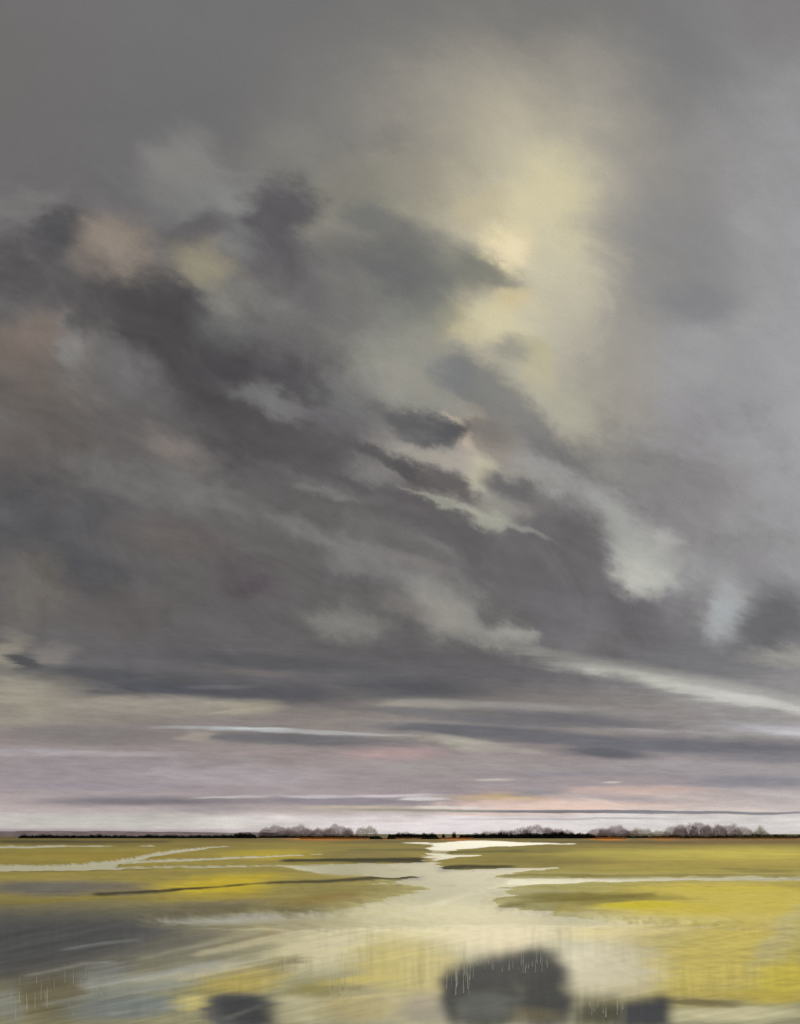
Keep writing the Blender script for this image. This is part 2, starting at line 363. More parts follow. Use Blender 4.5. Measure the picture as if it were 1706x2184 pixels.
    bg1 = N('ShaderNodeBackground'); L(white, bg1.inputs[0]); bg1.inputs[1].default_value = 1.0
    bg2 = N('ShaderNodeBackground'); L(sky.outputs[0], bg2.inputs[0]); bg2.inputs[1].default_value = 0.10
    ms = N('ShaderNodeMixShader'); L(math_('MULTIPLY', clear, .45), ms.inputs[0])
    L(bg1.outputs[0], ms.inputs[1]); L(bg2.outputs[0], ms.inputs[2])
    out = N('ShaderNodeOutputWorld'); L(ms.outputs[0], out.inputs[0])
    w.cycles.sampling_method = 'MANUAL'
    w.cycles.sample_map_resolution = 512


build_sky()


# ------------------------------------------------------------------ helpers for the land
def mat(name, base, rough=.9, spec=.2):
    m = bpy.data.materials.new(name); m.use_nodes = True
    p = m.node_tree.nodes['Principled BSDF']
    p.inputs['Base Color'].default_value = (*base, 1)
    p.inputs['Roughness'].default_value = rough
    p.inputs['Specular IOR Level'].default_value = spec
    return m


def link(name, verts, faces, m, parent=None, smooth=False):
    me = bpy.data.meshes.new(name)
    me.from_pydata(verts, [], faces); me.update()
    if smooth: me.polygons.foreach_set('use_smooth', [True] * len(me.polygons))
    if m: me.materials.append(m)
    o = bpy.data.objects.new(name, me); COL.objects.link(o)
    if parent: o.parent = parent
    return o


def tag(o, label=None, cat=None, group=None, kind=None):
    for k, v in (('label', label), ('category', cat), ('group', group), ('kind', kind)):
        if v: o[k] = v
    return o


def empty(name, loc):
    o = bpy.data.objects.new(name, None); COL.objects.link(o)
    o.location = loc; o.empty_display_size = .5
    return o


def vnoise(x, y, seed):
    r = np.random.default_rng(seed).random((256, 256))
    xi = np.floor(x).astype(int); yi = np.floor(y).astype(int)
    fx = x - xi; fy = y - yi
    fx = fx * fx * (3 - 2 * fx); fy = fy * fy * (3 - 2 * fy)
    a = r[yi % 256, xi % 256]; b = r[yi % 256, (xi + 1) % 256]
    c = r[(yi + 1) % 256, xi % 256]; d = r[(yi + 1) % 256, (xi + 1) % 256]
    return (a * (1 - fx) + b * fx) * (1 - fy) + (c * (1 - fx) + d * fx) * fy


def fbm(x, y, seed, octv=4, rough=.55):
    s = 0; a = 1; t = 0
    for i in range(octv):
        s = s + a * vnoise(x * 2 ** i + 17.3 * i, y * 2 ** i + 9.1 * i, seed + i); t += a; a *= rough
    return s / t - .5


# ------------------------------------------------------------------ marsh: one sheet of ground, water lying in its hollows
GX = np.concatenate([np.arange(-5200, -120, 80), np.arange(-120, 1830, 2.0), np.arange(1830, 6900, 80)])
GY = np.concatenate([np.arange(3.0, 130, 1.0), np.arange(130, 424, 1.7), np.arange(424, 760, 16)]) + HY
PX, PY = np.meshgrid(GX, GY)
nwx = fbm(PX / 60, PY / 12, 3, 5) * 60
nwy = fbm(PX / 90, PY / 14, 9, 5) * np.clip((PY - HY) * .12, .6, 14)
brush = fbm(PX / 130, PY / 4.0, 23, 4)             # grass laid over by the wind
WX, WY = PX + nwx, PY + nwy
LIGHT = np.interp(PY, [1780, 1935, 1975, 2300], [.70, .68, .68, .70])[..., None]


finger = fbm(PX / 400, PY / 2.6, 31, 4) * np.interp(PY, [1790, 1850, 1875, 1905, 1940, 1960], [0, 0, 26, 45, 30, 20])      # tidal fingers along the shores


def smooth(t):
    t = np.clip(t, 0, 1); return t * t * (3 - 2 * t)


def ell(b, wx=None, wy=None):
    cx, cy, rx, ry, ang = b[:5]
    wx = WX if wx is None else wx; wy = WY if wy is None else wy
    a = math.radians(ang); ca, sa = math.cos(a), math.sin(a)
    dx, dy = wx - cx, wy - cy
    u = (dx * ca + dy * sa) / rx; v = (-dx * sa + dy * ca) / ry
    return 1 - np.sqrt(u * u + v * v)


def inside(pts):
    m = np.zeros(PX.shape, bool)
    x, y = PX + nwx * .12 + finger, PY + nwy * .15
    n = len(pts)
    for i in range(n):
        x0, y0 = pts[i]; x1, y1 = pts[(i + 1) % n]
        if y0 == y1: continue
        c = ((y0 > y) != (y1 > y)) & (x < (x1 - x0) * (y - y0) / (y1 - y0) + x0)
        m ^= c
    return m.astype(float)


def blur(m, rx, ry):
    def box(a, r, ax):
        r = int(r)
        if r < 1: return a
        p = [(0, 0), (0, 0)]; p[ax] = (r + 1, r)
        c = np.cumsum(np.pad(a, p, 'edge'), ax)
        n = a.shape[ax]
        hi = np.take(c, range(2 * r + 1, 2 * r + 1 + n), ax); lo = np.take(c, range(0, n), ax)
        return (hi - lo) / (2 * r + 1)
    for _ in range(2): m = box(box(m, rx, 1), ry, 0)
    return m


def poly(pts, rx=1, ry=1): return blur(inside(pts), rx, ry)


def line(pts, w0, w1, rx=2, ry=1):
    up = []; dn = []
    for i, (x, y) in enumerate(pts):
        w = w0 + (w1 - w0) * i / (len(pts) - 1)
        up.append((x, y - w / 2)); dn.append((x, y + w / 2))
    return poly(up + dn[::-1], rx, ry)


# --- where water lies: creeks and the flooded near flat
creek = np.zeros(PX.shape)
for m in (
    poly([(-900, 1850), (0, 1845), (131, 1845), (190, 1840), (247, 1835), (344, 1817), (447, 1806), (520, 1803), (450, 1809), (350, 1824), (290, 1836),
          (247, 1843), (262, 1857), (131, 1859), (0, 1861), (-900, 1868)], 2, 1),
    line([(-900, 1815), (0, 1807), (150, 1805), (330, 1804)], 6, 2, 3, 1),
    line([(240, 1841), (400, 1835), (590, 1826), (690, 1822)], 7, 2, 2, 1),
    line([(240, 1853), (420, 1850), (590, 1847), (720, 1845)], 5, 3, 2, 1),
    poly([(600, 1847), (700, 1843), (830, 1842), (905, 1840), (915, 1834), (912, 1824), (918, 1815), (905, 1812), (925, 1804), (905, 1800), (830, 1798.6), (830, 1797), (940, 1796),
          (1000, 1792.5), (1035, 1792), (1050, 1794.5), (1075, 1793), (1095, 1797), (1250, 1799), (1250, 1800.4), (1105, 1802), (1085, 1804), (1035, 1805.5), (1072, 1807.5), (1030, 1809.5), (990, 1811), (958, 1815), (950, 1820), (956, 1824), (1050, 1823), (1062, 1826), (960, 1828), (957, 1833),
          (930, 1835), (934, 1850), (948, 1855), (1110, 1855), (1160, 1850), (1180, 1853), (1100, 1862), (1076, 1868), (1078, 1874), (1180, 1873), (1250, 1874), (1420, 1874), (1706, 1873), (2700, 1873),
          (2700, 1880), (1706, 1879), (1420, 1881), (1300, 1883), (1180, 1886), (1100, 1893), (1078, 1904), (1120, 1908), (1050, 1918), (1068, 1936), (1180, 1942), (1184, 1956), (1240, 1958), (1300, 1966), (1500, 1975), (2600, 1975), (2600, 2600), (-900, 2600), (-900, 2010), (0, 2010), (260, 1992), (333, 1960), (480, 1950), (586, 1949), (720, 1942), (807, 1922), (860, 1905), (923, 1895), (860, 1888),
          (840, 1884), (860, 1876), (800, 1872), (700, 1866), (640, 1858)], 12, 2),
    line([(790, 1886), (830, 1885), (850, 1886)], 5, 5, 1, 1),
    line([(1000, 1856), (1100, 1854), (1190, 1851)], 6, 3, 3, 1),
):
    creek = np.maximum(creek, m)
FLAT = smooth((PY + nwy * 1.6 - 1944) / 52)

jag = fbm(PX / 4.5, PY / 300, 77, 3) * 75


def shoal(pts, rx, ry, ragged=1.0):
    global nwy
    keep = nwy; nwy = keep + jag * ragged / .15
    m = blur(inside(pts), rx, ry); nwy = keep
    return m


def pool(es):
    m = np.zeros(PX.shape)
    for e in es: m = np.maximum(m, smooth((ell(e, PX + nwx * .5 + finger * .5, PY + nwy * .6 + jag * .2)) / .55))
    return blur(m, 3, 4)


DARK_PATCHES = [  # dark patches with ragged edges on the near flat
    (pool([(1075, 2080, 130, 60, -10), (1150, 2084, 90, 70, 10), (1010, 2092, 90, 50, -10), (966, 2126, 44, 84, 0), (1160, 2146, 96, 80, 0), (1128, 2058, 84, 44, -14), (1045, 2136, 120, 80, 0)]), (50, 53, 56), 1.0),
    (pool([(1030, 2176, 100, 34, 0)]), (80, 84, 82), .8),
    (shoal([(1240, 2146), (1275, 2132), (1330, 2134), (1330, 2200), (1215, 2200)], 5, 7, .9), (66, 67, 54), .95),
    (shoal([(1325, 2138), (1380, 2131), (1433, 2135), (1428, 2200), (1322, 2200)], 5, 5, .4), (52, 56, 67), .97),
    (blur(inside([(440, 2136), (500, 2126), (560, 2130), (586, 2150), (582, 2200), (520, 2200), (460, 2166)]), 11, 7), (54, 57, 62), .97),
    (blur(inside([(-900, 1938), (0, 1942), (180, 1940), (360, 1952), (400, 1990), (320, 2036), (190, 2074), (0, 2100), (-900, 2110)]), 40, 14), (72, 74, 78), .96),
    (blur(inside([(170, 2130), (300, 2118), (360, 2140), (300, 2176), (180, 2180)]), 24, 10), (116, 123, 124), .8),
]
for pts, w0, w1, d in [([(690, 1871), (800, 1875), (905, 1870)], 4, 5, .8), ([(1056, 1870), (1120, 1870), (1200, 1871)], 4, 6, .9), ([(1064, 1921), (1130, 1920), (1200, 1921)], 3, 8, .9),
                      ([(640, 1864), (720, 1862), (800, 1863)], 2, 2, .6), ([(1010, 1896), (1090, 1893), (1180, 1896)], 3, 5, .6), ([(760, 1915), (840, 1909), (900, 1900)], 5, 3, .7), ([(1030, 1862), (1080, 1861), (1130, 1862)], 2, 2, .6),
                      ([(960, 1884), (1010, 1882), (1050, 1883)], 2, 2, .45), ([(840, 1852), (880, 1850), (905, 1851)], 2, 2, .5)]:
    creek = creek * (1 - d * line(pts, w0, w1, 7, 1))
creek = creek + 1.1 * fbm(PX / 55, PY / 2.4, 91, 4) * smooth(creek / .15) * smooth((1 - creek) / .1) * smooth((PY - 1791) / 8)      # brushy, broken shores
creek = np.clip(creek, 0, 1)
bed = smooth((creek - .42) / .3) * (1 - FLAT)
WET = np.maximum(bed * .3, FLAT)
vert = fbm(PX / 8, PY / 90, 61, 4) * smooth(fbm(PX / 150, PY / 50, 71, 3) * 2.2 + .45)                       # streaks drawn out along the line of sight
WET = WET * np.clip(.95 + .8 * vert * FLAT, 0, 1)
dry = smooth(ell((1620, 2060, 560, 150, -8), PX + nwx, PY + nwy) / .5) * FLAT      # the eastern flat is nearly dry
WET *= 1 - .72 * dry
for m, c, a in DARK_PATCHES: WET *= 1 - .86 * m

# --- colour of what grows and lies there
T = np.empty(PX.shape + (3,))
ys = [HY, 1784, 1792, 1800, 1815, 1840, 1870, 1900, 1940, 2000, 2100, 2200, 2600]
cs = [(86, 76, 48), (98, 88, 46), (118, 100, 46), (132, 114, 50), (146, 130, 56), (150, 132, 56), (152, 136, 60), (150, 132, 58), (140, 128, 74), (140, 134, 96), (140, 134, 96), (135, 130, 95), (120, 112, 70)]
for k in range(3): T[..., k] = np.interp(PY, ys, [lin(c)[k] for c in cs])


def put(m, c):
    c = np.array(lin(c)); m = np.clip(m, 0, 1)[..., None]
    T[:] = T * (1 - m) + c * m


def dab(cx, cy, rx, ry, ang, c, a, soft=1.0): put(smooth(ell((cx, cy, rx, ry, ang)) / (.75 * soft)) * a, c)


# fields
for b in [
    (1600, 1822, 330, 26, 0, (184, 166, 66), .85), (1350, 1825, 260, 18, 0, (170, 154, 62), .7), (1150, 1840, 240, 16, 0, (128, 113, 50), .8),
    (1120, 1815, 160, 8, 0, (118, 106, 50), .7), (1500, 1797, 420, 8, 0, (118, 94, 48), .7), (1612, 1860, 110, 7, 0, (112, 104, 48), .7), (1400, 1862, 300, 12, 0, (150, 136, 54), .7),
    (250, 1826, 320, 14, 0, (148, 126, 46), .8), (100, 1797, 320, 8, 0, (92, 82, 44), .7), (590, 1824, 160, 16, 0, (178, 154, 44), .9), (640, 1802, 200, 8, 0, (150, 132, 52), .6), (760, 1825, 170, 14, 0, (128, 112, 56), .85),
    (200, 1870, 340, 16, 0, (150, 132, 62), .8), (1180, 1900, 200, 16, 0, (182, 176, 128), .7), (1120, 1880, 130, 6, 0, (176, 170, 120), .6), (110, 1900, 290, 26, 0, (106, 100, 84), .95), (270, 1905, 150, 20, 3, (118, 108, 80), .6), (90, 1928, 300, 11, -2, (146, 130, 48), .9), (480, 1893, 210, 34, -4, (194, 168, 36), .95), (430, 1921, 220, 14, -3, (160, 138, 50), .7),
    (660, 1895, 160, 30, 0, (146, 132, 68), .7), (700, 1925, 160, 16, -4, (136, 112, 50), .85), (820, 1900, 130, 14, 0, (132, 120, 62), .7),
    (440, 1944, 200, 18, -3, (116, 105, 70), .9), (640, 1942, 150, 10, -3, (122, 112, 70), .6),
    (1560, 1940, 420, 80, 0, (196, 175, 70), .95), (1250, 1895, 260, 18, 0, (158, 146, 66), .8), (1280, 1924, 260, 18, 0, (126, 114, 44), .95), (1140, 1926, 110, 10, -4, (122, 112, 48), .9), (1365, 1940, 130, 12, 0, (224, 202, 44), .97), (1450, 1950, 150, 16, 0, (208, 185, 58), .6),
    (1540, 1902, 280, 14, 0, (188, 168, 60), .7), (1215, 1950, 46, 18, 0, (150, 132, 44), .95), (1330, 1990, 200, 44, 0, (186, 168, 96), .9), (1640, 2000, 200, 40, 0, (186, 163, 60), .8),
    (1510, 2060, 330, 120, -10, (190, 172, 80), .95), (1655, 2020, 45, 140, 38, (178, 166, 108), .85), (1680, 2095, 150, 70, -15, (190, 172, 62), .95), (1620, 2130, 260, 20, 3, (176, 155, 60), .7),
    (700, 1790, 110, 6.5, 0, (172, 112, 40), .95), (970, 1790, 60, 6, 0, (166, 106, 40), .95), (1300, 1790, 60, 7, 0, (188, 116, 34), .95), (1415, 1790, 60, 6.5, 0, (174, 110, 40), .95), (1560, 1790, 260, 7, 0, (138, 104, 58), .8), (850, 1790, 120, 3, 0, (140, 100, 50), .7),
]: dab(*b)
# grass tone varies along the strokes of the wind
T *= (1 + .34 * brush + .16 * fbm(PX / 26, PY / 7, 41, 4))[..., None]
T[:] = T * np.where((FLAT > .5)[..., None], (.98, 1.03, 1.2), (.93, 1.0, 1.35))
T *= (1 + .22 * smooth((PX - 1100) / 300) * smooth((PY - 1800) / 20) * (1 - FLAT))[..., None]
# creek beds: silt, with bright water and glitter painted into far and western creeks
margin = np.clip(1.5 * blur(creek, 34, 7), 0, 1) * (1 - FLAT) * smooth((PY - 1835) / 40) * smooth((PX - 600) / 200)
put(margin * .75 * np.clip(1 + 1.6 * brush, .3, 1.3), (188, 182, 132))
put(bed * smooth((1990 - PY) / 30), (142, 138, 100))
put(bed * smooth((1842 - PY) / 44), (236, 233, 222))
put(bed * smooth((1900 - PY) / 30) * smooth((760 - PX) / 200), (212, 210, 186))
# near flat, under a hand of water: silt, weed and dark patches
near = np.maximum(FLAT, bed * smooth((PY - 1890) / 40))
for b in [
    (150, 2000, 420, 80, -2, (92, 91, 90), 1.0), (30, 2070, 330, 60, 0, (98, 94, 82), .9), (120, 2130, 170, 80, 0, (98, 92, 70), .9), (420, 2010, 180, 40, -6, (112, 108, 90), .8),
    (900, 1960, 330, 80, 0, (198, 192, 150), .95), (1060, 1990, 170, 80, 0, (192, 180, 144), .9), (640, 1980, 200, 36, -8, (168, 160, 124), .9), (470, 1957, 190, 12, -3, (176, 174, 166), .95), (600, 1955, 150, 12, -4, (172, 166, 146), .8),
    (520, 2008, 160, 20, -10, (114, 104, 64), .8), (680, 2030, 160, 66, -8, (194, 188, 152), .95), (590, 2056, 110, 18, -8, (114, 107, 68), .9), (400, 2078, 250, 26, -9, (164, 162, 140), .9), (300, 2110, 170, 24, -10, (142, 146, 136), .8),
    (222, 2082, 80, 40, -10, (142, 147, 146), .85), (215, 2014, 160, 14, -9, (120, 122, 122), .8), (270, 2155, 180, 36, -4, (118, 126, 127), .95), (20, 2150, 50, 60, 0, (126, 129, 122), .9), (400, 2100, 180, 22, -10, (146, 150, 138), .7),
    (510, 2100, 150, 44, -8, (168, 153, 76), .9), (410, 2145, 70, 26, 0, (196, 186, 122), .95), (515, 2160, 110, 46, 0, (76, 78, 82), 1.0, .6), (640, 2160, 110, 50, 0, (172, 167, 134), .9),
    (860, 2062, 170, 95, 0, (166, 153, 60), .95), (930, 2090, 90, 70, 0, (158, 146, 70), .8), (690, 2115, 110, 26, -3, (122, 114, 46), .95), (770, 2096, 130, 16, -2, (176, 162, 64), .8), (780, 2155, 150, 44, 0, (156, 144, 92), .9), (905, 2155, 70, 50, 0, (126, 116, 96), .85),
    (1290, 2075, 180, 90, 0, (194, 188, 164), 1.0), (1570, 2170, 230, 24, -1, (196, 192, 156), .85), (1480, 2143, 150, 12, 4, (104, 95, 58), .9),
    (1010, 2170, 200, 30, 0, (96, 93, 78), .7),
]:
    cx, cy, rx, ry, ang, c, a = b[:7]; soft = b[7] if len(b) > 7 else 1.0
    put(smooth(ell((cx, cy, rx, ry, ang)) / (.75 * soft)) * a * near, c)
put(line([(1080, 1878), (1250, 1878), (1450, 1877), (1706, 1875), (2300, 1875)], 7, 6, 3, 1) * (1 - FLAT) * np.clip(.85 + .8 * brush, .3, 1), (226, 223, 200))
for m, c, a in DARK_PATCHES: put(m * a, c)
put(smooth(ell((1035, 2150, 100, 44, 0)) / .75) * .3 * near, (126, 131, 126))
put(smooth(ell((360, 2050, 260, 60, -8), WX, WY) / .75) * .55 * near, (104, 104, 99))
put(smooth(ell((1140, 2172, 90, 26, 0)) / .75) * .7 * near, (98, 92, 66))
# peat and sedge edges, with shade on the bank faces painted in
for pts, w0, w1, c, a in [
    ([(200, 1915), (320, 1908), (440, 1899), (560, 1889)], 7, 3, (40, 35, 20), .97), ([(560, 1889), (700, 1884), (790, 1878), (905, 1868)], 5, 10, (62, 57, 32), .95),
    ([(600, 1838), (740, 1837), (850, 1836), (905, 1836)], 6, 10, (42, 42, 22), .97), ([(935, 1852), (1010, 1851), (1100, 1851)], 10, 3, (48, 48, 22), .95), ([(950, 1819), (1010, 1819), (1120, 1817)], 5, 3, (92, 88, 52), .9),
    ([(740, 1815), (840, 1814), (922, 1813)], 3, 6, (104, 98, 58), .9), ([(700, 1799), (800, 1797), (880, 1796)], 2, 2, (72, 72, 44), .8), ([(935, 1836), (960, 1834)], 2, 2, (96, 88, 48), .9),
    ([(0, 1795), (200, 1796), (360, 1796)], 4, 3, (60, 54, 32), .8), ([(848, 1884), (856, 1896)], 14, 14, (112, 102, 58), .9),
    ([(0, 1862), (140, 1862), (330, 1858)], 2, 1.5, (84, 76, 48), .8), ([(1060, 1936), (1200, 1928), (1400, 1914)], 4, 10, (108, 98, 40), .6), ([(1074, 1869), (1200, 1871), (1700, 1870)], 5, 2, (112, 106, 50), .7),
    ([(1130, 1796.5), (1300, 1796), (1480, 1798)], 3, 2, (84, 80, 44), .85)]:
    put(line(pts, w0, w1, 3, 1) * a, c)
# silt trails drawn by the tide across the flat
for pts, w0, w1, c, a in [
    ([(780, 1960), (900, 1928), (1010, 1898), (1085, 1880)], 5, 9, (222, 218, 190), .7), ([(55, 2086), (180, 2060), (240, 2056)], 2, 2, (170, 172, 168), .8), ([(280, 2098), (400, 2082), (520, 2062)], 9, 12, (178, 176, 158), .7),
    ([(130, 2030), (220, 2016), (300, 2008)], 4, 3, (128, 131, 131), .8), ([(340, 1962), (480, 1956), (600, 1950)], 3, 6, (190, 190, 186), .8), ([(380, 2096), (520, 2068), (620, 2044)], 4, 4, (196, 186, 136), .6), ([(300, 2050), (430, 2020), (560, 1990)], 10, 14, (142, 140, 122), .6), ([(180, 2110), (330, 2086), (470, 2056)], 16, 10, (150, 154, 152), .6), ([(420, 2040), (560, 2010), (720, 1976)], 12, 18, (178, 172, 142), .7), ([(90, 2150), (240, 2120), (360, 2110)], 5, 8, (134, 138, 134), .7), ([(230, 2170), (400, 2150)], 4, 6, (152, 156, 150), .6),
    ([(480, 2180), (560, 2150)], 4, 3, (128, 128, 122), .7), ([(690, 2140), (860, 2124)], 4, 3, (196, 184, 122), .6)]:
    put(line(pts, w0, w1, 4, 1) * a * np.maximum(near, .3), c)
sl = math.radians(-11); UX = PX * math.cos(sl) + PY * math.sin(sl); UY = -PX * math.sin(sl) + PY * math.cos(sl)
wash = fbm(UX / 150, UY / 5, 51, 5)                      # ebb lines slanting over the flat
left = smooth((1000 - PX) / 500)
T *= (1 + FLAT * ((.30 + .30 * left) * wash + (.26 - .06 * left) * vert))[..., None]

# from tone to albedo: wet ground loses what its water film turns back
dep = np.arctan((PY - HY) * K)
fres = .02 + .98 * (1 - np.sin(dep)) ** 5.2
skyref = np.interp(HY - (PY - HY) * 1.25, [1250, 1450, 1510, 1570, 1680, 1740, 1770], [.13, .13, .2, .26, .32, .42, .55])
Fw = (fres * .30 * WET)[..., None]
ALB = np.maximum((T - Fw * skyref[..., None]) / ((1 - Fw) * LIGHT), .012)
ALB /= np.maximum(ALB.max(-1, keepdims=True) / .82, 1)

Zg = .20 + .10 * fbm(PX / 40, PY / 9, 5, 4) * (1 - .93 * FLAT) - (creek * .42 + .05 * fbm(PX / 50, PY / 8, 6, 3)) * (1 - FLAT) - .13 * FLAT
Zg[:, :] *= np.clip((PY - HY) / 6, .3, 1)
D = EYE / ((PY - HY) * K)
VX = (PX - CX) * K * D; VY = D


def grid_mesh(name, VX, VY, VZ, m):
    nr, nc = VX.shape
    co = np.stack([VX, VY, VZ], -1).reshape(-1, 3).astype(np.float32)
    i = np.arange(nr * nc).reshape(nr, nc)
    q = np.stack([i[:-1, :-1], i[1:, :-1], i[1:, 1:], i[:-1, 1:]], -1).reshape(-1, 4)
    me = bpy.data.meshes.new(name)
    me.vertices.add(len(co)); me.vertices.foreach_set('co', co.ravel())
    me.loops.add(q.size); me.loops.foreach_set('vertex_index', q.ravel().astype(np.int32))
    me.polygons.add(len(q)); me.polygons.foreach_set('loop_start', np.arange(0, q.size, 4, dtype=np.int32))
    me.polygons.foreach_set('use_smooth', np.ones(len(q), bool))
    me.update(calc_edges=True)
    me.materials.append(m)
    o = bpy.data.objects.new(name, me); COL.objects.link(o)
    return o


gm = bpy.data.materials.new('marsh_ground'); gm.use_nodes = True
nt = gm.node_tree; pr = nt.nodes['Principled BSDF']
at_ = nt.nodes.new('ShaderNodeAttribute'); at_.attribute_name = 'cover'
tcn = nt.nodes.new('ShaderNodeTexCoord')
mp = nt.nodes.new('ShaderNodeMapping'); mp.inputs['Scale'].default_value = (.9, .35, 1)
nt.links.new(tcn.outputs['Object'], mp.inputs[0])
nz = nt.nodes.new('ShaderNodeTexNoise'); nz.inputs['Scale'].default_value = 2.2; nz.inputs['Detail'].default_value = 6
nt.links.new(mp.outputs[0], nz.inputs['Vector'])
mr = nt.nodes.new('ShaderNodeMapRange'); mr.inputs['To Min'].default_value = .82; mr.inputs['To Max'].default_value = 1.18
nt.links.new(nz.outputs['Fac'], mr.inputs['Value'])
mx = nt.nodes.new('ShaderNodeMix'); mx.data_type = 'RGBA'; mx.blend_type = 'MULTIPLY'; mx.inputs[0].default_value = 1
nt.links.new(at_.outputs['Color'], mx.inputs[6]); nt.links.new(mr.outputs[0], mx.inputs[7])
nt.links.new(mx.outputs[2], pr.inputs['Base Color'])
pr.inputs['Roughness'].default_value = .95; pr.inputs['Specular IOR Level'].default_value = .05
aw = nt.nodes.new('ShaderNodeAttribute'); aw.attribute_name = 'wet'
gl = nt.nodes.new('ShaderNodeBsdfGlossy'); gl.inputs['Roughness'].default_value = .32
fr = nt.nodes.new('ShaderNodeFresnel'); fr.inputs['IOR'].default_value = 1.33
m1 = nt.nodes.new('ShaderNodeMath'); m1.operation = 'MULTIPLY'; m1.inputs[1].default_value = .30
m2 = nt.nodes.new('ShaderNodeMath'); m2.operation = 'MULTIPLY'
mf = nt.nodes.new('ShaderNodeMixShader')
nt.links.new(fr.outputs[0], m1.inputs[0]); nt.links.new(m1.outputs[0], m2.inputs[0]); nt.links.new(aw.outputs['Fac'], m2.inputs[1])
nt.links.new(m2.outputs[0], mf.inputs[0]); nt.links.new(pr.outputs[0], mf.inputs[1]); nt.links.new(gl.outputs[0], mf.inputs[2])
nt.links.new(mf.outputs[0], nt.nodes['Material Output'].inputs[0])
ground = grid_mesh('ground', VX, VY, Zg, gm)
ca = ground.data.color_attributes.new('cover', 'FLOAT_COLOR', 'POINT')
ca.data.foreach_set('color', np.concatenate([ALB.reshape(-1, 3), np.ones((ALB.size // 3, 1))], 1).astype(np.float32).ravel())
wa = ground.data.attributes.new('wet', 'FLOAT', 'POINT')
wa.data.foreach_set('value', (WET).astype(np.float32).ravel())
tag(ground, kind='structure')

R = 9000
fm = mat('far_land', (.16, .14, .06), 1.0, .05)
fl = link('terrain', [(-R, -R, -.6), (R, -R, -.6), (R, R, -.6), (-R, R, -.6)], [(0, 1, 2, 3)], fm)
tag(fl, kind='structure')

# ------------------------------------------------------------------ water
wm = bpy.data.materials.new('marsh_water'); wm.use_nodes = True
nt = wm.node_tree; nt.nodes.clear()
o_ = nt.nodes.new('ShaderNodeOutputMaterial'); ms = nt.nodes.new('ShaderNodeMixShader')
tr = nt.nodes.new('ShaderNodeBsdfTransparent'); gl = nt.nodes.new('ShaderNodeBsdfGlossy')
fr = nt.nodes.new('ShaderNodeFresnel'); fr.inputs['IOR'].default_value = 1.33
gl.inputs['Roughness'].default_value = .32
tr.inputs['Color'].default_value = (.97, .97, .94, 1)
tcn = nt.nodes.new('ShaderNodeTexCoord'); mp = nt.nodes.new('ShaderNodeMapping'); mp.inputs['Scale'].default_value = (.7, 1.5, 1)
nz = nt.nodes.new('ShaderNodeTexNoise'); nz.inputs['Scale'].default_value = 1.1; nz.inputs['Detail'].default_value = 4
bp = nt.nodes.new('ShaderNodeBump'); bp.inputs['Strength'].default_value = .12; bp.inputs['Distance'].default_value = .1
nt.links.new(tcn.outputs['Object'], mp.inputs[0]); nt.links.new(mp.outputs[0], nz.inputs['Vector']); nt.links.new(nz.outputs['Fac'], bp.inputs['Height'])
nt.links.new(bp.outputs[0], gl.inputs['Normal'])
wv = nt.nodes.new('ShaderNodeMath'); wv.operation = 'MULTIPLY'; wv.inputs[1].default_value = .2   # wind-roughened water turns back less at grazing angles
nt.links.new(fr.outputs[0], wv.inputs[0]); nt.links.new(wv.outputs[0], ms.inputs[0]); nt.links.new(tr.outputs[0], ms.inputs[1]); nt.links.new(gl.outputs[0], ms.inputs[2]); nt.links.new(ms.outputs[0], o_.inputs[0])
ws = link('water', [(-60, 9.7, 0), (60, 9.7, 0), (2300, 1100, 0), (-2300, 1100, 0)], [(0, 1, 2, 3)], wm)
tag(ws, kind='structure')

# ------------------------------------------------------------------ trees and hedges on the far bank
def leaf_mat(name, c1, c2, scale=.35, thin=0.0):
    m = mat(name, c1, .9, .1)
    nt = m.node_tree; p = nt.nodes['Principled BSDF']
    t = nt.nodes.new('ShaderNodeTexCoord'); n = nt.nodes.new('ShaderNodeTexNoise'); n.inputs['Scale'].default_value = scale; n.inputs['Detail'].default_value = 3
    r = nt.nodes.new('ShaderNodeValToRGB')
    r.color_ramp.elements[0].position = .35; r.color_ramp.elements[0].color = (*c1, 1)
    r.color_ramp.elements[1].position = .65; r.color_ramp.elements[1].color = (*c2, 1)
    nt.links.new(t.outputs['Object'], n.inputs['Vector']); nt.links.new(n.outputs['Fac'], r.inputs[0]); nt.links.new(r.outputs[0], p.inputs['Base Color'])
    if thin:
        tl = nt.nodes.new('ShaderNodeBsdfTranslucent'); mxs = nt.nodes.new('ShaderNodeMixShader'); mxs.inputs[0].default_value = thin
        nt.links.new(r.outputs[0], tl.inputs[0]); nt.links.new(p.outputs[0], mxs.inputs[1]); nt.links.new(tl.outputs[0], mxs.inputs[2])
        nt.links.new(mxs.outputs[0], nt.nodes['Material Output'].inputs[0])
    return m


MAUVE = leaf_mat('hazed_mauve_twigs', (.30, .22, .25), (.36, .28, .31), thin=.6)  # pale twig tones carry the haze of distance in their colour
GREYV = leaf_mat('hazed_grey_twigs', (.38, .31, .32), (.44, .37, .37), thin=.6)
OLIVE = leaf_mat('olive_leaves', (.38, .35, .25), (.44, .41, .30), thin=.6)
DARK = leaf_mat('hedge_leaves', (.006, .007, .005), (.016, .018, .010))
TWIG = mat('bark', (.26, .21, .22), .95, .1)


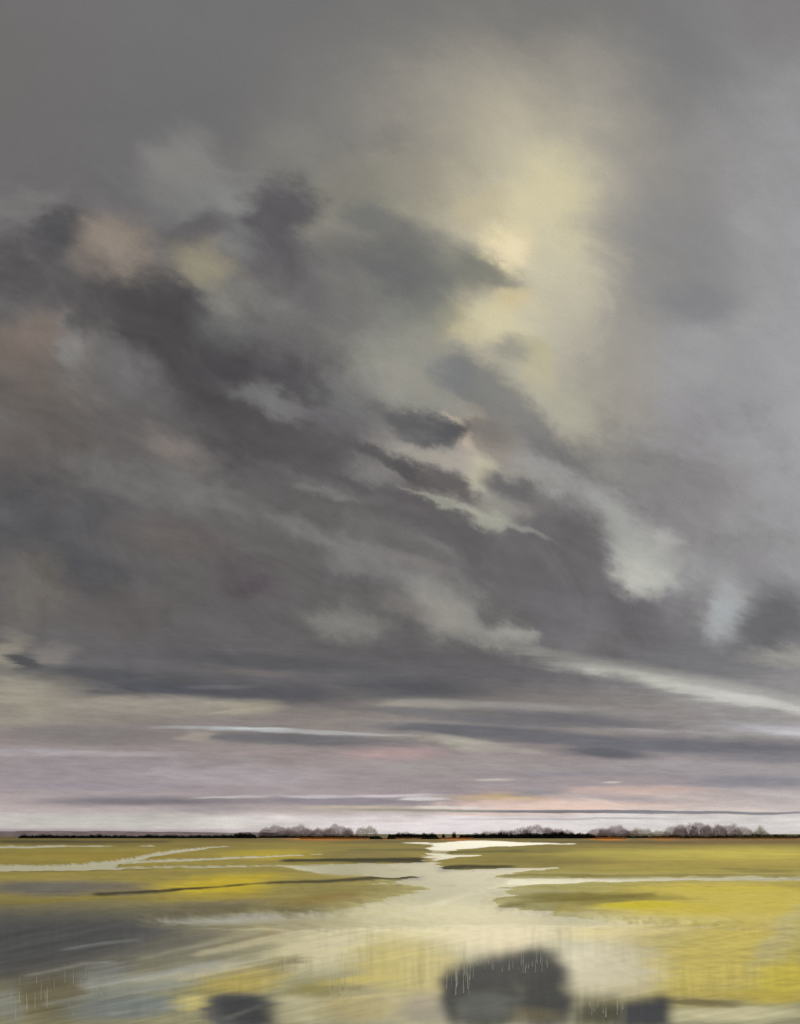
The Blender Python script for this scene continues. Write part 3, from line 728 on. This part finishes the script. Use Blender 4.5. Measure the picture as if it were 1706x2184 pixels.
def quads(n, f, size):
    p = []
    while len(p) < n:
        q = f()
        if q is not None: p.append(q)
    p = np.array(p)[:, None, :]
    a = rng.normal(size=(n, 3)); a /= np.linalg.norm(a, axis=1, keepdims=True)
    b = np.cross(a, rng.normal(size=(n, 3))); b /= np.linalg.norm(b, axis=1, keepdims=True) + 1e-9
    s = (size * rng.uniform(.5, 1.3, n))[:, None, None]
    k = np.array([(-1, -.4), (1, -.5), (.7, .5), (-.6, .6)])
    v = p + s * (a[:, None, :] * k[None, :, :1] + b[:, None, :] * k[None, :, 1:])
    return v.reshape(-1, 3).tolist(), np.arange(4 * n).reshape(-1, 4).tolist()


def tube(pts, radii, seg=6):
    v = []; f = []
    for (x, y, z), r in zip(pts, radii):
        for k in range(seg):
            t = 2 * math.pi * k / seg
            v.append((x + r * math.cos(t), y + r * math.sin(t), z))
    for i in range(len(pts) - 1):
        for k in range(seg):
            f.append((i * seg + k, i * seg + (k + 1) % seg, (i + 1) * seg + (k + 1) % seg, (i + 1) * seg + k))
    return v, f


def tree(px, dist, half, top, m, label, cone=False, lop=0.0, name='tree', n=None):
    """half: half width in survey steps, top: survey height of the crown's tip"""
    x, y, _ = at(px, dist)
    u = K * dist
    h = (HY - top) * u * 1.06 + EYE
    w = half * u * 1.18
    e = empty(name, (x, y, .05))
    tag(e, label, 'tree', 'trees along the far bank')
    v, f = [], []
    def add(t):
        i = len(v); v.extend(t[0]); f.extend([tuple(q + i for q in fc) for fc in t[1]])
    add(tube([(0, 0, -.3), (random.uniform(-.3, .3), 0, h * .25), (random.uniform(-.6, .6), 0, h * .7)], [.35, .26, .08]))
    for k in range(6):
        t = random.uniform(0, 6.28); z0 = h * random.uniform(.14, .4)
        add(tube([(0, 0, z0), (w * .35 * math.cos(t), w * .3 * math.sin(t), z0 + h * .16), (w * .7 * math.cos(t), w * .55 * math.sin(t), z0 + h * .3)], [.15, .10, .03], 5))
    link('trunk', v, f, TWIG, e)
    ph = [random.uniform(0, 6.28) for _ in range(3)]
    def f_():
        t = random.uniform(-1.05, 1.05)
        a = min(1, abs(t))
        d = (1 - a) ** .9 if cone else (1 - a ** 2.8) ** .45
        b = .86 + .10 * math.sin(t * 5 + ph[0]) + .06 * math.sin(t * 11 + ph[1])
        tp = h * d * b * (1 + .25 * lop * t)
        yy = random.uniform(-1, 1) * w * .55 * math.sqrt(max(.05, 1 - a * a))
        z = tp * random.random() ** .72 * (1 - .25 * (yy / w) ** 2) + random.gauss(0, .9) + (random.expovariate(1 / .7) if random.random() < .2 else 0)
        if z < .1: return None
        return (t * w + random.gauss(0, .8), yy, z)
    vv, ff = quads(n or int(300 + w * h * 42), f_, .23)
    link('crown', vv, ff, m, e)
    return e


TREES = [
    (585, 905, 28, 1761, MAUVE, 'low mauve bare tree at the west end of the western wood'), (610, 900, 22, 1767, GREYV, 'short grey twiggy tree in the dip beside the westernmost mauve tree'),
    (636, 910, 24, 1760, MAUVE, 'round mauve tree with a knob top, second hump of the western wood'), (664, 905, 24, 1766, GREYV, 'flat topped grey tree between the two highest humps of the western wood'),
    (692, 900, 24, 1765, GREYV, 'pale mauve tree just west of the tallest western hump'), (722, 905, 27, 1759, MAUVE, 'tallest dark mauve tree of the western wood'), (740, 900, 9, 1768, GREYV, 'small tapering shrubby tree ending the western wood at the white gap'),
    (782, 890, 20, 1762, OLIVE, 'lone brown olive tree standing apart between two pale gaps'),
    (1046, 930, 20, 1773, GREYV, 'very small pale tree peeping over the black hedge near the creek mouth'), (1076, 930, 13, 1770, MAUVE, 'small mauve tree over the black hedge, first before the long eastern hump'),
    (1110, 905, 22, 1766, MAUVE, 'sloping mauve tree forming the low shoulder of the long hump over the black hedge'), (1146, 905, 30, 1760, MAUVE, 'dark mauve tree at the crest of the hump over the black hedge'),
    (1180, 910, 20, 1766, MAUVE, 'low mauve tree trailing east from the hump over the black hedge'), (1207, 915, 16, 1770, GREYV, 'small pale grey tree where the black hedge thins out'),
    (1280, 905, 26, 1767, MAUVE, 'shoulder tree on the west side of the isolated mound beyond the orange reeds'), (1310, 905, 29, 1761, MAUVE, 'domed dark mauve tree topping the isolated mound beyond the orange reeds'), (1338, 910, 22, 1769, MAUVE, 'low mauve tree on the east foot of the isolated mound'),
    (1368, 900, 20, 1766, OLIVE, 'small olive round tree between the isolated mound and the tall eastern wood'), (1408, 920, 22, 1772, OLIVE, 'very low olive bush like tree before the tall eastern wood'),
    (1440, 905, 22, 1763, GREYV, 'sloping grey tree on the west edge of the tall eastern wood'), (1462, 905, 23, 1756, MAUVE, 'broad mauve tree, first peak of the tall eastern wood'), (1494, 900, 20, 1753, MAUVE, 'tallest tree of the whole skyline with a narrow peak'),
    (1522, 905, 24, 1759, GREYV, 'grey tree just east of the tallest skyline tree'), (1550, 905, 26, 1757, GREYV, 'broad pale grey tree in the middle of the fading eastern wood'), (1582, 910, 22, 1764, GREYV, 'low pale grey tree where the eastern wood slopes away'),
]
for t in TREES: tree(*t)
tree(1622, 895, 17, 1760, OLIVE, 'small pointed olive conifer standing last at the eastern end', cone=True, name='conifer')


def hedge(px0, px1, dist, top, label, m=DARK, dens=1.0, bumps=(), cat='hedge', name='hedge', group='dark hedges on the far bank'):
    u = K * dist
    x0, x1 = (px0 - CX) * u, (px1 - CX) * u
    xm = (x0 + x1) / 2; L_ = x1 - x0
    e = empty(name, (xm, dist, .1)); tag(e, label, cat, group)
    h0 = (HY - top) * u + EYE
    ph = random.uniform(0, 99)
    def hh(x):
        b = sum((a * u) * math.exp(-((x + xm - (c - CX) * u) / (w * u)) ** 2) for c, w, a in bumps)
        tap = min(1, (L_ / 2 - abs(x)) / min(2.0, L_ * .2) + .25)
        return (h0 * (.86 + .2 * math.sin(x * .21 + ph) * math.sin(x * .083 + 2 * ph) + .1 * math.sin(x * .9 + ph)) + b) * max(.2, tap)
    def f_():
        x = random.uniform(-L_ / 2, L_ / 2)
        return (x, random.uniform(-1.3, 1.3), .05 + hh(x) * random.random() ** .8)
    n = int(L_ * max(1.2, h0) * 7 * dens) + 40
    v, f = quads(n, f_, .36)
    # woody core
    link('foliage', v, f, m, e)
    n = max(4, int(L_ / 1.5)); sv, sf = [], []
    for k in range(n + 1):
        x = -L_ / 2 + L_ * k / n
        b = hh(x) * random.uniform(.66, .9)
        sv += [(x, -1.5, -.5), (x, -.5, b * .8), (x, .3, b), (x, 1.5, -.5)]
        if k:
            for q in range(3): sf.append((4 * k - 4 + q, 4 * k + q, 4 * k + 1 + q, 4 * k - 3 + q))
    link('thicket', sv, sf, m, e)
    return e


hedge(40, 500, 720, 1780.0, 'long low black hedge on the western skyline, thinning to the west', dens=.9)
hedge(496, 548, 700, 1776.5, 'short black hump of hedge in front of the western trees')
hedge(548, 812, 760, 1781.5, 'thin dark hedge line along the foot of the western wood', dens=.8)
hedge(826, 934, 700, 1776, 'dark green hedge between the white sky gap and the two tiny bushes')
hedge(942, 949, 690, 1777.5, 'tiny dark bush just east of the green hedge', name='bush', cat='bush')
hedge(963, 973, 690, 1775.5, 'tiny dark bush just west of the long black hedge', name='bush', cat='bush')
hedge(979, 1086, 690, 1776.5, 'solid dark green hedge behind the white creek mouth', dens=1.2)
hedge(1084, 1272, 680, 1776.5, 'thickest black hedge, under the long mauve hump', dens=1.7, bumps=((1200, 30, 2), (1130, 30, 1)))
hedge(1270, 1385, 740, 1782, 'thin dark green hedge at the foot of the isolated mound', dens=.9)
hedge(1385, 1560, 740, 1781.5, 'broken dark hedge at the foot of the tall eastern wood', dens=.9)
hedge(1556, 1980, 740, 1779, 'long even green hedge running out past the pointed conifer', dens=.9, m=leaf_mat('green_hedge_leaves', (.03, .034, .015), (.10, .11, .06)))
for a, b, l in [(788, 816, 'flat dark sedge clump below the pale gap by the lone tree'), (826, 844, 'small flat dark sedge clump before the green hedge'), (898, 936, 'longest flat dark sedge clump, on the orange reed bank west of the creek mouth')]:
    hedge(a, b, 600, 1784.5, l, dens=2.0, name='sedge_clump', cat='sedge', group='dark sedge clumps on the far bank')

# distant land under the western sky, and rusty reed beds along the far shore
hm = leaf_mat('far_heath', (.20, .15, .17), (.30, .24, .25), .05)
hv, hf = [], []
xs = np.arange(-900, 560, 12.0)
for i, q in enumerate(xs):
    x, y, _ = at(q, 1150)
    h = EYE + (HY - 1772.5) * K * 1150 * (1 - .55 * smooth((q - 120) / 420)) + .8 * math.sin(i * .7) * math.sin(i * .23)
    hv += [(x, y, -1), (x, y + 25, h), (x, y + 160, h - .4), (x, y + 240, -1)]
for i in range(len(xs) - 1):
    for k in range(3): hf.append((4 * i + k, 4 * i + 4 + k, 4 * i + 5 + k, 4 * i + 1 + k))
tag(link('terrain', hv, hf, hm, smooth=True), kind='structure')

rm = leaf_mat('rusty_reeds', (.34, .13, .022), (.52, .22, .045), .2)
rv, rf = [], []
for a, b, y0, n in [(640, 765, 1789.0, 1700), (930, 1010, 1788.5, 900), (1268, 1335, 1788.5, 1100), (1385, 1450, 1788, 900), (1450, 1700, 1789, 900), (765, 930, 1789, 700)]:
    for k in range(n):
        q = random.uniform(a, b); d = gdist(y0 + random.uniform(-.6, 1.2))
        x, y, _ = at(q, d); hh = random.uniform(.5, 1.25); w = random.uniform(.15, .35); lx = random.uniform(-.4, .4)
        i = len(rv); rv += [(x - w, y, 0), (x + w, y, 0), (x + lx, y + .1, hh)]; rf.append((i, i + 1, i + 2))
tag(link('reeds', rv, rf, rm), kind='stuff')


# ------------------------------------------------------------------ pale stems added in the near water to imitate upright reflection streaks, and wind-laid grass on the dry parts
def ground_index(q, py):
    return np.abs(GY - py).argmin(), np.abs(GX - q).argmin()


pm = leaf_mat('streak_stems', (.50, .50, .45), (.64, .63, .56), 2.0, thin=.6)
rv, rf = [], []
for a, b, y0, y1, n, h0, h1 in [(366, 436, 2086, 2104, 9, .2, .7), (150, 290, 2086, 2150, 16, .1, .5), (20, 175, 2100, 2182, 18, .12, .6), (580, 680, 2066, 2110, 16, .2, .6),
                                (700, 770, 2080, 2142, 26, .3, 1.0), (950, 1010, 2070, 2130, 22, .3, .9), (1010, 1180, 2056, 2082, 30, .15, .6), (1255, 1330, 2150, 2180, 14, .2, .5)]:
    for k in range(n):
        q = random.uniform(a, b); d = gdist(random.uniform(y0, y1)); x, y, _ = at(q, d)
        hh_ = random.uniform(h0, h1); w = random.uniform(.003, .008); lx = random.gauss(0, .03)
        i = len(rv)
        rv += [(x - w, y, -.2), (x + w, y, -.2), (x + w * .7 + lx * .5, y + .01, hh_ * .55), (x - w * .7 + lx * .5, y + .01, hh_ * .55), (x + lx, y + .02, hh_)]
        rf += [(i, i + 1, i + 2, i + 3), (i + 3, i + 2, i + 4)]
tag(link('reeds', rv, rf, pm), kind='stuff')
